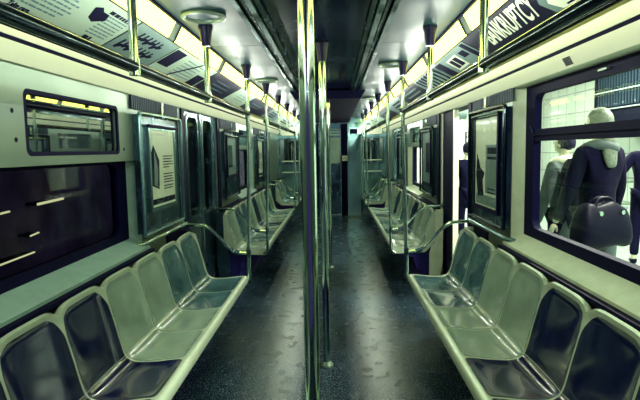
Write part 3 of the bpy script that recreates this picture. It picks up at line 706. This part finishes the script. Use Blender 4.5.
def bench(s, y0, count, w, labelname, colors, gname):
    side = sidew[s]
    root = empty('seat_bench', (s*.95, y0 + count*w/2, 0)); tag(root, 'long pale bench body under the %s bucket seats' % labelname, 'bench', 'bench bodies')
    # shell
    nu, nl = 12, 60
    m = MB(); ys = []
    for c in range(count):
        for k in range(nu): ys.append((y0 + (c + .5)*w, -1 + 2*k/nu))
    ys.append((y0 + (count - .5)*w, 1.0))
    rows = []
    E = .03
    def ringv(yc, u, dy=0):
        R = [seat_pt(s, yc, w/2, u, L_TOP*j/nl, 0) for j in range(nl + 1)]
        t_ = R[-1]
        R += [(s*1.150, R[0][1], t_[2] + .006), (s*1.163, R[0][1], t_[2] - .004), (s*1.160, R[0][1], .50), (s*1.05, R[0][1], .40), (s*.72, R[0][1], .388)]
        return [(x, y + dy, z) for x, y, z in R]
    rings = [ringv(ys[0][0], ys[0][1], -E)] + [ringv(*q) for q in ys] + [ringv(ys[-1][0], ys[-1][1], E)]
    n_ = len(rings[0]); m.v = [p for r_ in rings for p in r_]
    for i in range(len(rings) - 1):
        for j in range(n_): m.f.append((i*n_ + j, i*n_ + (j + 1) % n_, (i + 1)*n_ + (j + 1) % n_, (i + 1)*n_ + j)); m.mi.append(0)
    m.f += [tuple(range(n_)), tuple((len(rings) - 1)*n_ + j for j in range(n_ - 1, -1, -1))]; m.mi += [0, 0]
    m.build('shell', M['shell'], root, angle=1.0)
    # heater box & brackets under the bench
    yE = y0 + count*w
    box_obj('heater_box', (s*1.00, s*1.246, y0 + .02, yE - .02, .0, .40), M['under'], root, smooth=False)
    k = 0
    for yy in [y0 + .01] + [y0 + j*w*2 for j in range(1, count//2 + 1) if y0 + j*w*2 < yE - .1] + [yE - .04]:
        mm = MB(); mm.prism([(s*.74, .392), (s*1.0, .392), (s*1.0, .20), (s*.97, .20), (s*.93, .34), (s*.75, .372)], yy, yy + .02); mm.build('bracket', M['under'], root, smooth=False)
    if True:
        e = .0
        yy = y0 - E if y0 > 4 else yE + E
        sg = 1 if y0 > 4 else -1
        mm = MB(); mm.prism([(s*1.10, .0), (s*1.20, .0), (s*1.246, .30), (s*1.246, .868), (s*1.166, .868), (s*1.12, .46), (s*1.10, .38)], yy + sg*.004, yy + sg*.022); mm.build('end_panel', M['sill'] if s > 0 else M['darksteel'], root, smooth=False)
    # inserts
    for c in range(count):
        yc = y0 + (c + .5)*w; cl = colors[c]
        idx = c
        far = {'seat_light': 'pale', 'seat_mid': 'grey', 'seat_dark': 'dark navy'}[cl]
        st = empty('bucket_seat', (s*.95, yc, .45))
        tag(st, '%s bucket seat, %s from the far end of the %s bench' % (far, ordn[count - 1 - c], labelname), 'seat', 'bucket seats')
        for nm, la, lb, cut in (('seat_pan', L_LIP + .012, L_CR - .002, 0), ('backrest', L_CR + .002, L_TOP - .022, 1)):
            mm = MB(); A = 16; B = 22; top = []
            for j in range(B + 1):
                l = la + (lb - la)*j/B
                # rounded corners at the free end
                dfree = (l - la) if cut == 0 else (lb - l); Rr = .03 if cut == 0 else .10
                dd = max(0, Rr - dfree); inset = Rr - math.sqrt(max(0, Rr*Rr - dd*dd))
                hwid = (w/2 - .0085) - inset*(.8)
                for i in range(A + 1):
                    u = (-1 + 2*i/A)*hwid/(w/2)
                    top.append(seat_pt(s, yc, w/2, u, l, .0025))
            bot = []
            for q, p in enumerate(top):
                bot.append((p[0] + s*.003 if cut else p[0], p[1], p[2] - (.001 if cut else .004)))
            N = len(top); mm.v = top + bot
            def idn(i, j): return j*(A + 1) + i
            for j in range(B):
                for i in range(A):
                    mm.f.append((idn(i, j), idn(i + 1, j), idn(i + 1, j + 1), idn(i, j + 1))); mm.mi.append(0)
                    mm.f.append((N + idn(i, j), N + idn(i, j + 1), N + idn(i + 1, j + 1), N + idn(i + 1, j))); mm.mi.append(0)
            edge = [idn(i, 0) for i in range(A + 1)] + [idn(A, j) for j in range(1, B + 1)] + [idn(i, B) for i in range(A - 1, -1, -1)] + [idn(0, j) for j in range(B - 1, 0, -1)]
            for q in range(len(edge)):
                a_, b_ = edge[q], edge[(q + 1) % len(edge)]; mm.f.append((a_, b_, N + b_, N + a_)); mm.mi.append(0)
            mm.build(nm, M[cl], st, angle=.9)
L_, M_, D_ = 'seat_light', 'seat_mid', 'seat_dark'
W1 = .44
Ya = 4.38 - 9*W1
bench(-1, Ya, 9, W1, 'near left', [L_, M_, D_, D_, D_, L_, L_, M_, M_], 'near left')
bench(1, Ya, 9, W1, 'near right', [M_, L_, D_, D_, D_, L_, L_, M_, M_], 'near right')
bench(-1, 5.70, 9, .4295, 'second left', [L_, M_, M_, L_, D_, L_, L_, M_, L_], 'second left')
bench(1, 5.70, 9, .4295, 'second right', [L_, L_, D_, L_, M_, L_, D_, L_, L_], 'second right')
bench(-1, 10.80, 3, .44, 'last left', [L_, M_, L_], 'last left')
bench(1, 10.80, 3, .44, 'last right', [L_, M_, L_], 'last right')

# ------------------------------------------------------------------ outside left: tunnel
o = box_obj('wall_tunnel', (-2.6, -2.5, -3, 16, -1, 3.2), M['tunnel'], smooth=False); struct(o)
for k, (ya, yb, z, r_) in enumerate(((4.25, 4.66, 1.125, .011), (4.12, 4.24, .88, .007), (3.70, 4.16, .73, .007), (3.60, 3.87, 1.10, .008))):
    t = empty('reflection_line', (-2.42, (ya + yb)/2, z)); tag(t, ('longest glowing line for a reflection in the left window', 'short low glowing line for a reflection, under the longest one', 'faint lowest glowing line for a reflection in the left window', 'glowing line for a reflection nearest the left picture edge')[k], 'reflection', 'glowing lines for reflections in the left window')
    m = MB(); m.tube([(-2.40, ya, z), (-2.40, yb, z + .01)], r_, 10); m.build('tube', M['reflection_glow'], t)  # added glowing tubes, drawn as reflections of light in the window glass
    box_obj('housing', (-2.505, -2.405, ya - .01, yb + .01, z - .008, z + .012), M['blackmatte'], t, smooth=False)  # made-up backing behind the reflection tube
for k, z in enumerate((.55, 1.75, 2.0)):
    m = MB(); m.tube([(-2.475, -3, z), (-2.475, 16, z)], .03, 10); t = m.build('tunnel_pipe', M['blackmatte']); tag(t, ('lowest pipe along the dark wall beyond the left windows', 'middle pipe along the dark wall beyond the left windows', 'highest pipe along the dark wall beyond the left windows')[k], 'pipe', 'pipes on the tunnel wall')
# outside right: station
struct(box_obj('floor_platform', (1.44, 7.2, -3, 21, -.10, -.005), M['platform'], smooth=False))
struct(box_obj('wall_station', (5.6, 5.7, -3, 21, 0, 3.6), M['tile'], smooth=False))
struct(box_obj('wall_station_end', (1.44, 5.7, 20.5, 20.6, 0, 3.6), M['tile_end'], smooth=False))
struct(box_obj('ceiling_station', (1.3, 7.2, -3, 21, 3.6, 3.7), M['white'], smooth=False))
TL = emat('station_tube', (4, 4, .8), 1.0)
for k, (x, y) in enumerate(((3.8, 1.5), (3.8, 4.6), (3.7, 8.0), (2.6, 12), (2.2, 15.5), (2.2, 19))):
    root = empty('station_light', (x, y, 3.4)); tag(root, '%s platform ceiling light from the near end of the station' % ordn[k], 'ceiling light', 'platform lights')
    box_obj('housing', (x - .2, x + .2, y - .65, y + .65, 3.42, 3.6), M['steel'], root, smooth=False)
    box_obj('lens', (x - .17, x + .17, y - .6, y + .6, 3.38, 3.42), TL, root, smooth=False)
    l = bpy.data.lights.new('platform_light', 'AREA'); l.shape = 'RECTANGLE'; l.size = .3; l.size_y = 1.2; l.energy = 420; l.color = (1, 1, .88)
    o = bpy.data.objects.new('platform_light', l); COL.objects.link(o); o.location = (x, y, 3.36)
# stair block hanging over the platform
t = empty('station_staircase', (5.2, 8.5, 1.75)); tag(t, 'dark staircase with light edged treads seen through the top right pane', 'staircase')
m = MB(); m.prism_x([(9.95, 1.75), (9.95, 3.6), (5.5, 3.6), (5.5, 3.1), (8.3, 1.95), (8.8, 1.75)], 4.9, 5.55); m.build('stair_body', M['stair'], t, smooth=False)
for k in range(3):
    m = MB(); m.box(4.87, 4.905, 8.3 - .5*k, 9.95, 2.15 + k*.30, 2.17 + k*.30); m.build('tread_edge', M['cardgrey'], t, smooth=False)
m = MB()
for k in range(16): m.box(4.88, 4.9, 8.4 + k*.09, 8.43 + k*.09, 2.2, 2.8)
m.build('baluster_panel', M['faded'], t, smooth=False)
# crowd rail on the platform
t = empty('platform_barrier', (4.3, 8.2, 0)); tag(t, 'pale tubular steel barrier standing on the platform', 'barrier')
m = MB(); m.tube(fillet([(4.15, 8.4, 0), (4.15, 8.4, 1.25), (4.9, 8.4, 1.25), (4.9, 8.4, 0)], .08), .025, 10); m.build('frame', M['steel'], t)
m = MB(); m.tube([(4.15, 8.4, .95), (4.9, 8.4, .95)], .02, 8); m.tube([(4.15, 8.4, .6), (4.9, 8.4, .6)], .02, 8); m.build('rail', M['steel'], t)
# pale columns
for k, (x, y) in enumerate(((4.5, 13.4), (4.2, 16.5))):
    t = empty('station_column', (x, y, 0)); tag(t, ('pale square column behind the steel barrier', 'pale square column farther along the platform')[k], 'column', 'station columns')
    m = MB(); m.box(x - .15, x + .15, y - .15, y + .15, 0.1, 3.5); m.build('shaft', M['white'], t, smooth=False)
    m = MB(); m.box(x - .2, x + .2, y - .2, y + .2, 0, .12); m.build('base', M['cardgrey'], t, smooth=False)
    m = MB(); m.box(x - .2, x + .2, y - .2, y + .2, 3.48, 3.6); m.build('capital', M['cardgrey'], t, smooth=False)
# hanging sign
t = empty('hanging_sign', (2.62, 9.6, 1.7)); tag(t, 'small dark station sign lettered South Ferry beyond the open doorway', 'sign')
sb = box_obj('board', (2.45, 3.05, 9.60, 9.64, 1.60, 1.82), M['carddark'], t, smooth=False)
for i, w in enumerate(('South', 'Ferry')):
    vs, fs = text_mesh(w, .095, .002); m = MB(); m.add([(2.47 + p.x, 9.597 - p.z, 1.735 - i*.095 + p.y) for p in vs], fs); m.build('lettering', M['white'], sb, smooth=False)
m = MB(); m.tube([(2.52, 9.62, 1.82), (2.52, 9.62, 3.6)], .012, 8); m.tube([(2.98, 9.62, 1.82), (2.98, 9.62, 3.6)], .012, 8); m.build('hanger', M['darksteel'], t)
t = empty('station_loudspeaker', (2.10, 8.6, 2.0)); tag(t, 'grey rounded loudspeaker hanging beyond the open doorway', 'loudspeaker')
m = MB(); m.tube([(1.97, 8.6, 2.08), (2.01, 8.6, 2.08), (2.2, 8.6, 2.08), (2.24, 8.6, 2.08)], 0, 20, rs=[.05, .10, .10, .05]); m.build('body', M['cardgrey'], t)
m = MB(); m.tube([(2.10, 8.6, 2.1), (2.10, 8.6, 3.6)], .015, 8); m.build('stem', M['cardgrey'], t)

# ------------------------------------------------------------------ people
def skin_mesh(name, verts, edges, radii, sub=2, root=0):
    me = bpy.data.meshes.new(name); me.from_pydata(verts, edges, [])
    ob = bpy.data.objects.new(name, me); COL.objects.link(ob)
    md = ob.modifiers.new('skin', 'SKIN'); md.use_smooth_shade = True
    if not me.skin_vertices: 
        pass
    sv = me.skin_vertices[0].data if me.skin_vertices else None
    if sv is None:
        bm = bmesh.new(); bm.from_mesh(me); bm.verts.layers.skin.verify(); bm.to_mesh(me); bm.free(); sv = me.skin_vertices[0].data
    for i, r in enumerate(radii):
        rr = r if isinstance(r, tuple) else (r, r); sv[i].radius = rr; sv[i].use_root = (i == root)
    sd = ob.modifiers.new('sub', 'SUBSURF'); sd.levels = sub; sd.render_levels = sub
    dg = bpy.context.evaluated_depsgraph_get(); out = bpy.data.meshes.new_from_object(ob.evaluated_get(dg))
    bpy.data.objects.remove(ob)
    vs = [v.co.copy() for v in out.vertices]; fs = [tuple(p.vertices) for p in out.polygons]; bpy.data.meshes.remove(out)
    return vs, fs
def ellipsoid(c, r, n_=16, fn=None):
    vs = []; fs = []
    for i in range(n_ + 1):
        th = PI*i/n_
        for k in range(n_*2):
            ph = PI*k/n_; d = Vector((math.sin(th)*math.cos(ph), math.sin(th)*math.sin(ph), math.cos(th)))
            q = fn(d) if fn else 1
            vs.append((c[0] + d.x*r[0]*q, c[1] + d.y*r[1]*q, c[2] + d.z*r[2]*q))
    w = n_*2
    for i in range(n_):
        for k in range(w): fs.append((i*w + k, i*w + (k + 1) % w, (i + 1)*w + (k + 1) % w, (i + 1)*w + k))
    return vs, fs
def person(loc, rz, H, label, coat='coat', legs='coat', hair='hairdark', long_hair=False, lh=(-.30, .10, .80), rh=(.30, .10, .80), scarf=None, coat_len=.52):
    """figure facing local -Y... faces +Y local; hands given in local units of height 1.75"""
    root = empty('person', loc, rz); tag(root, label, 'person', 'people on the platform')
    k = H/1.75
    def S(p): return (p[0]*k, p[1]*k, p[2]*k)
    J = {'pel': (0, 0, .95), 'spine': (0, .01, 1.12), 'chest': (0, .0, 1.32), 'neck': (0, .0, 1.47), 'head': (0, .015, 1.56),
         'ls': (-.17, 0, 1.41), 'rs': (.17, 0, 1.41), 'lhip': (-.09, 0, .90), 'rhip': (.09, 0, .90), 'lk': (-.10, .02, .50), 'rk': (.11, .0, .50),
         'la': (-.11, -.02, .09), 'ra': (.12, -.03, .09), 'lt': (-.12, .12, .03), 'rt': (.14, .11, .03)}
    J['lw'] = lh; J['rw'] = rh
    for q, sg in (('l', -1), ('r', 1)):
        sh = Vector(J[q + 's']); w = Vector(J[q + 'w']); d = w - sh; mid = sh + d*.5; ln = min(d.length, .555)
        bend = math.sqrt(max(0, .28*.28 - (ln/2)**2)); J[q + 'e'] = tuple(mid + Vector((sg*.5, -.85, 0)).normalized()*bend)
    names = list(J); idx = {n_: i for i, n_ in enumerate(names)}
    E_ = [('pel', 'spine'), ('spine', 'chest'), ('chest', 'neck'), ('neck', 'head'), ('chest', 'ls'), ('chest', 'rs'), ('ls', 'le'), ('rs', 're'), ('le', 'lw'), ('re', 'rw'),
          ('pel', 'lhip'), ('pel', 'rhip'), ('lhip', 'lk'), ('rhip', 'rk'), ('lk', 'la'), ('rk', 'ra'), ('la', 'lt'), ('ra', 'rt')]
    Rb = dict(pel=(.13, .10), spine=(.11, .09), chest=(.14, .10), neck=.055, head=.075, ls=.06, rs=.06, le=.04, re=.04, lw=.027, rw=.027, lhip=.085, rhip=.085, lk=.055, rk=.055, la=.038, ra=.038, lt=.03, rt=.03)
    b = MB()
    vs, fs = skin_mesh('b', [S(J[n_]) for n_ in names], [(idx[a_], idx[c_]) for a_, c_ in E_], [tuple(x*k for x in (Rb[n_] if isinstance(Rb[n_], tuple) else (Rb[n_], Rb[n_]))) for n_ in names], 2, idx['pel'])
    b.add(vs, fs)
    def hf(d):
        q = 1.0
        if d.z < -.1: q -= .10*(-d.z)
        if d.y > .55 and abs(d.x) < .16 and -.42 < d.z < .12: q += .13*(1 - abs(d.x)/.16)*(1 - abs(d.z + .2)/.35 if abs(d.z + .2) < .35 else 0)
        if d.y > .6 and .08 < abs(d.x) < .5 and .0 < d.z < .22: q -= .05
        if d.y > .7 and abs(d.x) < .25 and -.66 < d.z < -.5: q += .03
        return q
    vs, fs = ellipsoid(S((0, .02, 1.64)), (.074*k, .098*k, .118*k), 20, hf); b.add(vs, fs)
    for sg in (-1, 1):
        vs, fs = ellipsoid(S((sg*.076, .01, 1.635)), (.012*k, .022*k, .033*k), 6); b.add(vs, fs)
    # hands: palm and five fingers each
    for q, sg in (('l', -1), ('r', 1)):
        w = Vector(J[q + 'w']); e = Vector(J[q + 'e']); d = (w - e).normalized()
        side = d.cross(Vector((0, 0, 1))); side = side.normalized() if side.length > .05 else Vector((0, 1, 0))
        if side.y < 0: side = -side
        nn = d.cross(side).normalized()
        curl = -nn*sg if True else nn
        P = [w, w + d*.05, w + d*.085]; V = [S(p) for p in P]; Ed = [(0, 1), (1, 2)]; R = [.024*k, (.038*k, .018*k), (.036*k, .015*k)]
        vs, fs = skin_mesh('h', V, Ed, R, 1); b.add(vs, fs)
        for f, (o_, ln) in enumerate(((.030, .070), (.010, .080), (-.010, .074), (-.029, .058))):
            base = w + d*.07 + side*o_
            P = [base, base + d*ln*.45, base + d*ln*.75 + curl*ln*.28, base + d*ln*.85 + curl*ln*.55]
            vs, fs = skin_mesh('f', [S(p) for p in P], [(0, 1), (1, 2), (2, 3)], [.0095*k, .009*k, .0085*k, .007*k], 1); b.add(vs, fs)
        base = w + d*.025 + side*.028
        P = [base, base + side*.025 + d*.022 + curl*.008, base + side*.032 + d*.055 + curl*.02]
        vs, fs = skin_mesh('f', [S(p) for p in P], [(0, 1), (1, 2)], [.012*k, .0105*k, .009*k], 1); b.add(vs, fs)
    body = b.build('body', M['skin'], root, angle=3.2)
    body.matrix_parent_inverse = Matrix(); 
    for sg in (-1, 1):
        m = MB(); vs, fs = ellipsoid(S((sg*.030, .108, 1.655)), (.013*k, .007*k, .007*k), 6); m.add(vs, fs); o = m.build('eye', M['ink'], body); o.matrix_parent_inverse = Matrix()
    m = MB(); vs, fs = ellipsoid(S((0, .108, 1.575)), (.022*k, .006*k, .006*k), 6); m.add(vs, fs); o = m.build('mouth', M['cardgrey'], body); o.matrix_parent_inverse = Matrix()
    # coat
    cj = ['pel', 'spine', 'chest', 'neck', 'ls', 'rs', 'le', 're', 'lw', 'rw']
    P = [J[n_] for n_ in cj]; P[3] = (0, 0, 1.475)
    for q in (8, 9):
        P[q] = tuple(Vector(P[q])*.93 + Vector(P[q - 2])*.07)
    P += [(0, 0, .80), (0, 0, coat_len)]
    R = [(.155, .125), (.15, .12), (.17, .125), (.075, .075), (.078, .078), (.078, .078), (.062, .062), (.062, .062), (.046, .046), (.046, .046), (.165, .135), (.185, .15)]
    Ed = [(0, 1), (1, 2), (2, 3), (2, 4), (2, 5), (4, 6), (5, 7), (6, 8), (7, 9), (0, 10), (10, 11)]
    vs, fs = skin_mesh('c', [S(p) for p in P], Ed, [(a_*k, c_*k) for a_, c_ in R], 2, 0)
    m = MB(); m.add(vs, fs); o = m.build('coat', M[coat], body, angle=3.2); o.matrix_parent_inverse = Matrix()
    # trousers and shoes
    P = [J['pel'], J['lhip'], J['rhip'], J['lk'], J['rk'], (J['la'][0], J['la'][1], .11), (J['ra'][0], J['ra'][1], .11)]
    vs, fs = skin_mesh('t', [S(p) for p in P], [(0, 1), (0, 2), (1, 3), (2, 4), (3, 5), (4, 6)], [.13*k, .10*k, .10*k, .07*k, .07*k, .055*k, .055*k], 2, 0)
    m = MB(); m.add(vs, fs); o = m.build('trousers', M[legs], body, angle=3.2); o.matrix_parent_inverse = Matrix()
    for q in ('l', 'r'):
        a_ = Vector(J[q + 'a']); 
        vs, fs = skin_mesh('s', [S((a_.x, a_.y - .03, .05)), S((a_.x, a_.y + .06, .045)), S((a_.x*1.1, a_.y + .16, .035))], [(0, 1), (1, 2)], [.05*k, (.048*k, .045*k), (.042*k, .033*k)], 2)
        m = MB(); m.add([(x, y, max(z, .004)) for x, y, z in vs], fs); o = m.build('shoe', M['leather'], body, angle=3.2); o.matrix_parent_inverse = Matrix()
    # hair cap
    def hh(d):
        if d.y > .30 and d.z < .45: return .80
        if d.z < -.55: return .85
        return 1.0 + .03*math.sin(d.x*23 + d.z*17)
    vs, fs = ellipsoid(S((0, .004, 1.655)), (.087*k, .108*k, .120*k), 20, hh)
    m = MB(); m.add(vs, fs)
    if long_hair:
        vs, fs = skin_mesh('lh', [S((0, -.06, 1.68)), S((0, -.085, 1.55)), S((0, -.10, 1.42)), S((.01, -.115, 1.30))], [(0, 1), (1, 2), (2, 3)], [(.07*k, .045*k), (.075*k, .045*k), (.075*k, .035*k), (.045*k, .02*k)], 2); m.add(vs, fs)
    o = m.build('hair', M[hair], body, angle=3.2); o.matrix_parent_inverse = Matrix()
    if scarf:
        m = MB(); n_ = 20; pts = [S((.105*math.cos(2*PI*i/n_), .0 + .10*math.sin(2*PI*i/n_), 1.47 + .015*math.sin(4*PI*i/n_))) for i in range(n_ + 1)]
        m.tube(pts, .042*k, 10, cap=False); o = m.build('collar', M[scarf], body, angle=3.2); o.matrix_parent_inverse = Matrix()
    return root
person((2.31, 5.15, -.005), .5, 1.66, 'person in a pale jacket seen from behind, left side of the near right window', coat='paleCloth', scarf='white')
person((2.24, 4.35, -.005), .35, 1.82, 'fair haired person in a dark coat with fur collar, middle of the near right window', hair='hairfair', long_hair=True, scarf='paleCloth', legs='paleCloth', lh=(-.28, .15, .86), rh=(.30, .14, .88), coat_len=.66)
person((4.02, 6.72, -.005), -.4, 1.72, 'person in dark clothes cut by the right picture edge', lh=(-.33, .05, .95), coat_len=.8)
person((2.19, 8.4, -.005), .2, 1.60, 'person in dark coat standing outside the open doorway', coat_len=.6)
def bag(name, c, sx, sy, sz, rz, label, cat, handle=True, mt='leather'):
    root = empty(name, (c[0], c[1], c[2] - sz/2), rz); tag(root, label, cat)
    def bf(d): return 1
    vs = []; fs = []; n_ = 20
    vs, fs = ellipsoid((0, 0, sz/2), (1, 1, 1), 16)
    out = []
    for x, y, z in vs:
        z -= sz/2
        f = lambda a_: math.copysign(abs(a_)**.45, a_)
        X, Y, Z = f(x), f(y), f(z); out.append((X*sx/2*(1 - .12*Z), Y*sy/2*(1 - .45*max(0, Z)), Z*sz/2 + sz/2 + .015*math.sin(X*6)))
    m = MB(); m.add(out, fs); o = m.build('body', M[mt], root, angle=3.2); o.matrix_parent_inverse = Matrix()
    if handle:
        for yy in (-sy*.2, sy*.2):
            m = MB(); m.tube(fillet([(-sx*.22, yy, sz*.92), (-sx*.12, yy*.4, sz*1.12), (sx*.12, yy*.4, sz*1.12), (sx*.22, yy, sz*.92)], .06), .010, 8); h = m.build('handle', M[mt], root); h.matrix_parent_inverse = Matrix()
        for xx in (-sx*.22, sx*.22):
            m = MB(); m.tube([(xx, -sy*.42, sz*.80), (xx, -sy*.50, sz*.80)], .018, 10); h = m.build('buckle', M['chrome'], root); h.matrix_parent_inverse = Matrix()
    return root
bag('handbag', (2.10, 4.0, .93), .48, .20, .34, .35, 'big dark handbag with metal buckles carried by the fair haired person', 'bag')
bag('backpack', (2.33, 4.88, 1.16), .40, .22, .52, .5, 'dark backpack worn by the person in the pale jacket', 'backpack', handle=False)

# ------------------------------------------------------------------ world, camera, view
w = bpy.data.worlds.new('World'); scene.world = w; w.use_nodes = True
bg = w.node_tree.nodes['Background']; bg.inputs[0].default_value = (.27, .21, .78, 1); bg.inputs[1].default_value = .13

cam = bpy.data.cameras.new('camera'); co = bpy.data.objects.new('camera', cam); COL.objects.link(co); scene.camera = co
cam.sensor_width = 36; cam.lens = 522/640*36; cam.clip_start = .02
yaw, pitch, roll = .0298, .096, -.0171
cy, sy, cp, sp = math.cos(yaw), math.sin(yaw), math.cos(pitch), math.sin(pitch)
f = Vector((-sy*cp, cy*cp, -sp)); r = Vector((cy, sy, 0)); u = r.cross(f)
r2 = math.cos(roll)*r + math.sin(roll)*u; u2 = -math.sin(roll)*r + math.cos(roll)*u
mt = Matrix((r2, u2, -f)).transposed().to_4x4(); mt.translation = Vector((.078, 0, 1.537)); co.matrix_world = mt
vs_ = scene.view_settings; vs_.view_transform = 'Standard'; vs_.look = 'None'; vs_.exposure = .2; vs_.gamma = 1; vs_.use_curve_mapping = False
scene.cycles.max_bounces = 8; scene.cycles.transparent_max_bounces = 16
scene.cycles.use_denoising = True
scene.cycles.sample_clamp_indirect = 6
